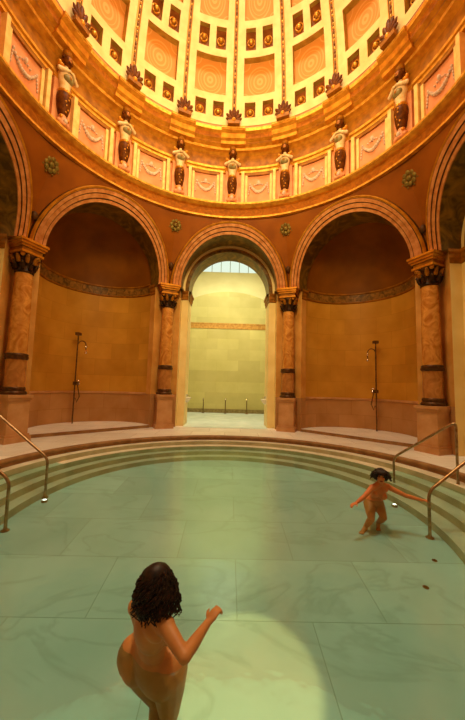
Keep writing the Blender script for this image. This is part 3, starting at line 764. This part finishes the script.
def foot(mb, ankle, fwd, sc):
    a = Vector(ankle); f = Vector((fwd[0],fwd[1],0)).normalized(); s = Vector((f.y,-f.x,0)); zb = a.z-.075*sc
    heel = a-f*.035*sc; heel.z = zb+.028*sc
    mb.ball(heel, .032*sc, SK, 10, 7); ball_ = a+f*.13*sc; ball_.z = zb+.024*sc
    mb.capsule(a+Vector((0,0,-.01*sc)), .036*sc, ball_, .026*sc, SK); mb.capsule(heel, .03*sc, ball_, .028*sc, SK)
    for k, (o, L) in enumerate(((.026,.055),(.012,.052),(-.002,.047),(-.014,.041),(-.026,.034))):
        p = ball_+s*o*sc*1.1; mb.capsule(p, .012*sc, p+f*L*sc+Vector((0,0,-.012*sc)), .009*sc, SK, 8)
def frame_from(fwd, up):
    u = Vector(up).normalized(); f = Vector(fwd); f = (f-u*f.dot(u)).normalized(); r = f.cross(u)   # right hand side of the person
    return r, f, u
def person(name, label, J, sc, face_dir, head_up, chest_fwd, hip_fwd, skin, voxel, hand_l, hand_r, tg=1.0):
    """J: joints (world). One continuous body surface."""
    global SK; SK = skin
    base = Vector(((J['ankle_l'][0]+J['ankle_r'][0])/2, (J['ankle_l'][1]+J['ankle_r'][1])/2, 0)); base.z = zf(base.y)
    root = thing(name, label, 'person', tuple(base)); J = {k: Vector(v)-base for k, v in J.items()}
    b = MB()
    head = J['head']; r, f, u = frame_from(face_dir, head_up); R = Matrix((r, f, u)).transposed()
    # skull, jaw, nose, chin, ears
    b.ball(head+u*.025*sc-f*.012*sc, (.073*sc,.092*sc,.088*sc), SK, 18, 12, R)
    b.ball(head-u*.045*sc+f*.028*sc, (.056*sc,.06*sc,.068*sc), SK, 16, 10, R)
    b.ball(head-u*.095*sc+f*.06*sc, (.024*sc,.022*sc,.02*sc), SK, 10, 7, R)
    b.capsule(head+u*.012*sc+f*.078*sc, .010*sc, head-u*.03*sc+f*.098*sc, .013*sc, SK, 8)
    b.ball(head-u*.033*sc+f*.09*sc, (.019*sc,.014*sc,.011*sc), SK, 8, 6, R)
    b.ball(head+u*.03*sc+f*.07*sc, (.055*sc,.02*sc,.014*sc), SK, 10, 6, R)
    for s in (-1, 1):
        b.ball(head+r*s*.072*sc-u*.012*sc-f*.012*sc, (.011*sc,.02*sc,.032*sc), SK, 8, 7, R)
        b.ball(head+r*s*.036*sc-u*.028*sc+f*.062*sc, (.024*sc,.022*sc,.022*sc), SK, 8, 7, R)
    neck = J['neck']; b.capsule(head-u*.05*sc-f*.02*sc, .05*sc, neck, .056*sc, SK)
    # torso
    sl, sr, hl, hr = J['sh_l'], J['sh_r'], J['hip_l'], J['hip_r']; sm, hm = (sl+sr)/2, (hl+hr)/2
    up = (sm-hm).normalized(); tr = (sr-sl).normalized(); hrv = (hr-hl).normalized()
    cr, cf, cu = frame_from(chest_fwd, up); CR = Matrix((cr, cf, cu)).transposed()
    pr, pf, pu = frame_from(hip_fwd, up); PR = Matrix((pr, pf, pu)).transposed()
    sw = (sr-sl).length; hw_ = (hr-hl).length; L = (sm-hm).length
    chest = hm+(sm-hm)*.74; waist = hm+(sm-hm)*.42; bel = hm+(sm-hm)*.2
    b.ball(chest, (sw*.42,.105*sc,L*.36), SK, 20, 12, CR)
    b.ball(sm-cu*.02*sc, (sw*.5,.075*sc,.07*sc), SK, 18, 10, CR)
    b.capsule(sl+(sr-sl)*.1, .055*sc, neck, .05*sc, SK); b.capsule(sr+(sl-sr)*.1, .055*sc, neck, .05*sc, SK)
    b.ball(waist, (.122*sc,.088*sc,L*.34), SK, 18, 12, PR)
    b.ball(bel, (.145*sc,.10*sc,L*.28), SK, 18, 12, PR)
    b.ball(hm-pf*.005, (hw_*.5+.088*sc,.12*sc,.16*sc), SK, 20, 12, PR)
    for s in (-1, 1):
        b.ball(chest+cr*s*.075*sc+cf*.075*sc-cu*.02*sc, (.06*sc,.052*sc,.062*sc), SK, 14, 10, CR)      # soft bust contour
        hp = hr if s > 0 else hl
        b.ball(hp*.62+hm*.38-pf*.05*sc-pu*.03*sc, (.105*sc,.09*sc,.115*sc), SK, 16, 12, PR)
    # limbs
    for s, q in ((-1,'l'),(1,'r')):
        sh, el, wr = J['sh_'+q], J['el_'+q], J['wr_'+q]
        b.ball(sh, .056*sc, SK, 12, 8)
        b.capsule(sh, .050*sc, sh+(el-sh)*.5, .044*sc, SK); b.capsule(sh+(el-sh)*.5, .044*sc, el, .036*sc, SK)
        b.capsule(el, .037*sc, el+(wr-el)*.35, .037*sc, SK); b.capsule(el+(wr-el)*.35, .037*sc, wr, .024*sc, SK)
        hd = hand_l if q == 'l' else hand_r
        hand(b, wr, hd[0], hd[1], hd[2], sc*hd[3], hd[4])
        hp, kn, an = J['hip_'+q], J['knee_'+q], J['ankle_'+q]
        b.capsule(hp, .10*sc*tg, hp+(kn-hp)*.5, .082*sc*tg, SK); b.capsule(hp+(kn-hp)*.5, .082*sc*tg, kn, .056*sc*tg, SK)
        b.capsule(kn, .054*sc, kn+(an-kn)*.35, .056*sc, SK); b.capsule(kn+(an-kn)*.35, .056*sc, an, .034*sc, SK)
        foot(b, an, J['toe_'+q]-an, sc)
    body = remeshed(b, 'body', root, skin, voxel)
    # eyes, mouth
    for s in (-1, 1):
        e = MB(); e.ball(head+r*s*.031*sc+u*.008*sc+f*.083*sc, (.013*sc,.007*sc,.007*sc), M['eye'], 8, 6, R); e.build('eye', root)
        e = MB(); e.capsule(head+r*s*.018*sc+u*.028*sc+f*.089*sc, .004*sc, head+r*s*.046*sc+u*.03*sc+f*.08*sc, .003*sc, M['hair'], 6); e.build('eyebrow', root)
    mth = MB(); mth.ball(head-u*.062*sc+f*.086*sc, (.024*sc,.010*sc,.009*sc), M['lip'], 10, 6, R); mth.build('mouth', root)
    return root, head, r, f, u, R

def strands(mb, head, r, f, u, sc, n, length, spread, curl, back_only=True, thick=.011, drop=Vector((0,0,-1)), flare=.5):
    for i in range(n):
        th = random.uniform(-1, 1)*(2.3 if back_only else 2.5); ph = random.uniform(.05, 1.35)
        # root on the scalp: angle measured from the back of the head
        dirv = (-f*cos(th)+r*sin(th))*sin(ph)+u*cos(ph)
        p = head+u*.02*sc+dirv*.093*sc; pts = [p]; L = length*random.uniform(.75, 1.05)*sc; st = 9
        out = (-f*cos(th)+r*sin(th)); ax = random.random()*6.28
        for k in range(1, st+1):
            g = k/st; d = dirv*(1-g)*flare+out*spread*(1-g)+drop*(.35+g*.9)
            p = p+d.normalized()*L/st
            wob = (r*sin(ax+k*1.9)+f*cos(ax+k*1.9))*curl*sc
            pts.append(p+wob)
        mb.tube(pts, [thick*sc*(1-.55*(k/st)**2) for k in range(st+1)], M['hair'], 6)

# woman in the foreground, seen from behind, arm stretched out
fw = Vector((.72,.62,-.05))
yaw_r = Vector((.62,-.72,0))
J = dict(head=(-.35,-3.58,.285), neck=(-.378,-3.60,.15),
 sh_l=(-.50,-3.51,.10), sh_r=(-.265,-3.70,.125), el_r=(-.135,-3.84,.075), wr_r=(-.022,-3.62,.09),
 el_l=(-.485,-3.39,-.15), wr_l=(-.365,-3.40,-.13),
 hip_l=(-.52,-3.385,-.30), hip_r=(-.27,-3.50,-.265), knee_l=(-.375,-3.28,-.66), knee_r=(-.275,-3.38,-.65),
 ankle_l=(-.36,-3.40,zf(-3.40)+.075), ankle_r=(-.26,-3.52,zf(-3.52)+.075), toe_l=(-.26,-3.25,-.95), toe_r=(-.13,-3.40,-.95))
wroot, hd, r_, f_, u_, R_ = person('person', 'bare woman with long dark curly hair seen from behind in the foreground water', J, 1.0, (.8,.6,-.12), (.12,.1,1), fw, (.66,.7,-.2), M['skin'], .0075,
   ((.6,-.05,-.35),(-.5,-.6,.2),(-.2,.3,.9),.85,.75), ((.55,.55,.45),(.3,.4,-.85),(-.7,.7,0),.95,.95), tg=1.25)
hb = MB(); s_ = 1.0
hb.ball(hd+u_*.035*s_-f_*.015*s_, (.083*s_,.100*s_,.094*s_), M['hair'], 18, 12, R_)
hb.ball(hd-u_*.04*s_-f_*.052*s_, (.08*s_,.062*s_,.10*s_), M['hair'], 18, 12, R_)
hb.ball(hd-u_*.105*s_-f_*.07*s_, (.07*s_,.05*s_,.08*s_), M['hair'], 18, 12, R_)
strands(hb, hd, r_, f_, u_, s_, 460, .22, .09, .017, thick=.0066, flare=.36)
hb.build('hair', wroot)

# woman wading to the right, holding the rail
J = dict(head=(2.545,-.73,.20), neck=(2.545,-.70,.085),
 sh_l=(2.69,-.66,.015), sh_r=(2.42,-.70,.01), el_l=(2.93,-.74,-.09), wr_l=(3.14,-.82,-.125),
 el_r=(2.24,-.80,-.10), wr_r=(2.085,-.88,-.165),
 hip_l=(2.60,-.52,-.29), hip_r=(2.44,-.55,-.30), knee_l=(2.575,-.74,-.43), knee_r=(2.36,-.78,-.44),
 ankle_l=(2.575,-.56,zf(-.54)+.06), ankle_r=(2.31,-.68,zf(-.68)+.06), toe_l=(2.50,-.72,-.6), toe_r=(2.19,-.79,-.6))
wroot, hd, r_, f_, u_, R_ = person('person', 'bare woman with short dark hair wading at right, left hand on the rail', J, .92, (-.35,-.9,-.25), (.02,-.05,1), (-.15,-.95,-.2), (-.15,-.95,0), M['skin2'], .0075,
   ((.9,-.1,.05),(.1,-.2,-.9),(.1,-.9,0),.95,.9), ((-.8,-.4,-.1),(0,0,-1),(.4,-.8,0),.95,.5))
hb = MB(); s_ = .92
hb.ball(hd+u_*.04*s_-f_*.028*s_, (.105*s_,.108*s_,.092*s_), M['hair'], 18, 12, R_)
for s in (-1, 1): hb.ball(hd+r_*s*.085*s_-u_*.005*s_-f_*.035*s_, (.04*s_,.07*s_,.078*s_), M['hair'], 14, 10, R_)
hb.ball(hd-u_*.03*s_-f_*.08*s_, (.10*s_,.06*s_,.10*s_), M['hair'], 14, 10, R_)
strands(hb, hd, r_, f_, u_, s_, 160, .14, .7, .012, thick=.012)
for k in range(16):   # fringe
    q = (k/15-.5)*1.9; p0 = hd+u_*.10*s_+f_*.02*s_+r_*sin(q)*.05*s_; p1 = hd+u_*.068*s_+f_*.094*s_*cos(q*.8)+r_*sin(q)*.088*s_; p2 = p1-u_*.03*s_
    hb.tube([p0,(p0+p1)/2+u_*.012*s_,p1,p2], [.012*s_,.013*s_,.011*s_,.005*s_], M['hair'], 6)
hb.build('hair', wroot)

# ------------------------------------------------------------------ lights
def light(name, kind, loc, energy, color, **kw):
    l = bpy.data.lights.new(name, kind); l.energy = energy; l.color = color
    for k, v in kw.items(): setattr(l, k, v)
    o = bpy.data.objects.new(name, l); COL.objects.link(o); o.location = loc; return o
def aim(o, t): o.rotation_euler = (Vector(t)-o.location).to_track_quat('-Z', 'Y').to_euler()
WARM = (1,.80,.38)
light('dome_fill', 'POINT', (0,1.0,11.9), 240, WARM, shadow_soft_size=.8)  # added point light to brighten the dome, stands for no fixture
light('room_fill', 'POINT', (0,-1.2,8.9), 400, WARM, shadow_soft_size=.7)  # added fill for the whole room, nothing hangs here
o = light('drum_fill_spot', 'SPOT', (0,-3.0,9.6), 1950, WARM, spot_size=radians(112), spot_blend=1, shadow_soft_size=.6); aim(o, (0,5,9.4))  # added out-of-view fill: brightens the far drum, sides fall off
o = light('oculus_daylight', 'AREA', (0,0,ZT+.3), 900, (1,.9,.66), shape='DISK', size=2.0); aim(o, (0,0,0))
o = light('oculus_sunbeam', 'SPOT', (-.35,-.1,ZT+.2), 14500, (1,.49,.16), spot_size=radians(3.6), spot_blend=.18, shadow_soft_size=.05); aim(o, (.30,-2.86,-.88))
o = light('hall_skylight', 'AREA', (0,9.2,9.0), 55, (1,.98,.7), shape='RECTANGLE', size=3.2, size_y=2.2); aim(o, (0,9.4,0))
o = light('hall_fill', 'AREA', (0,7.2,7.75), 330, (1,.97,.72), shape='RECTANGLE', size=3.4, size_y=.8); aim(o, (0,10.6,2.4))  # added fill hidden above the arch, brightens the hall wall
for sx in (-1, 1):
    o = light('side_hall_light', 'AREA', (sx*8.3,0,8.2), 90, (1,.95,.6), shape='RECTANGLE', size=2, size_y=3); aim(o, (sx*8.3,0,0))

w = bpy.data.worlds.new('World'); scene.world = w; w.use_nodes = True
w.node_tree.nodes['Background'].inputs[0].default_value = (1,.80,.5,1); w.node_tree.nodes['Background'].inputs[1].default_value = .25

# ------------------------------------------------------------------ camera
f_px, pitch, roll, yaw = 300, .0873, .0275, .0128
cam = bpy.data.cameras.new('camera'); co = bpy.data.objects.new('camera', cam); COL.objects.link(co)
cam.sensor_fit = 'VERTICAL'; cam.sensor_height = 36; cam.lens = f_px*36/720; cam.clip_start = .02; cam.clip_end = 100
fwd = Vector((sin(yaw)*cos(pitch), cos(yaw)*cos(pitch), sin(pitch))); rt = Vector((cos(yaw), -sin(yaw), 0)); upv = rt.cross(fwd)
rc = rt*cos(roll)+upv*sin(roll); uc = upv*cos(roll)-rt*sin(roll)
co.matrix_world = Matrix.Translation((.062,-5.63,1.565)) @ Matrix((rc, uc, -fwd)).transposed().to_4x4()
scene.camera = co
scene.view_settings.view_transform = 'Standard'
scene.view_settings.look = 'None'
scene.view_settings.exposure = 0
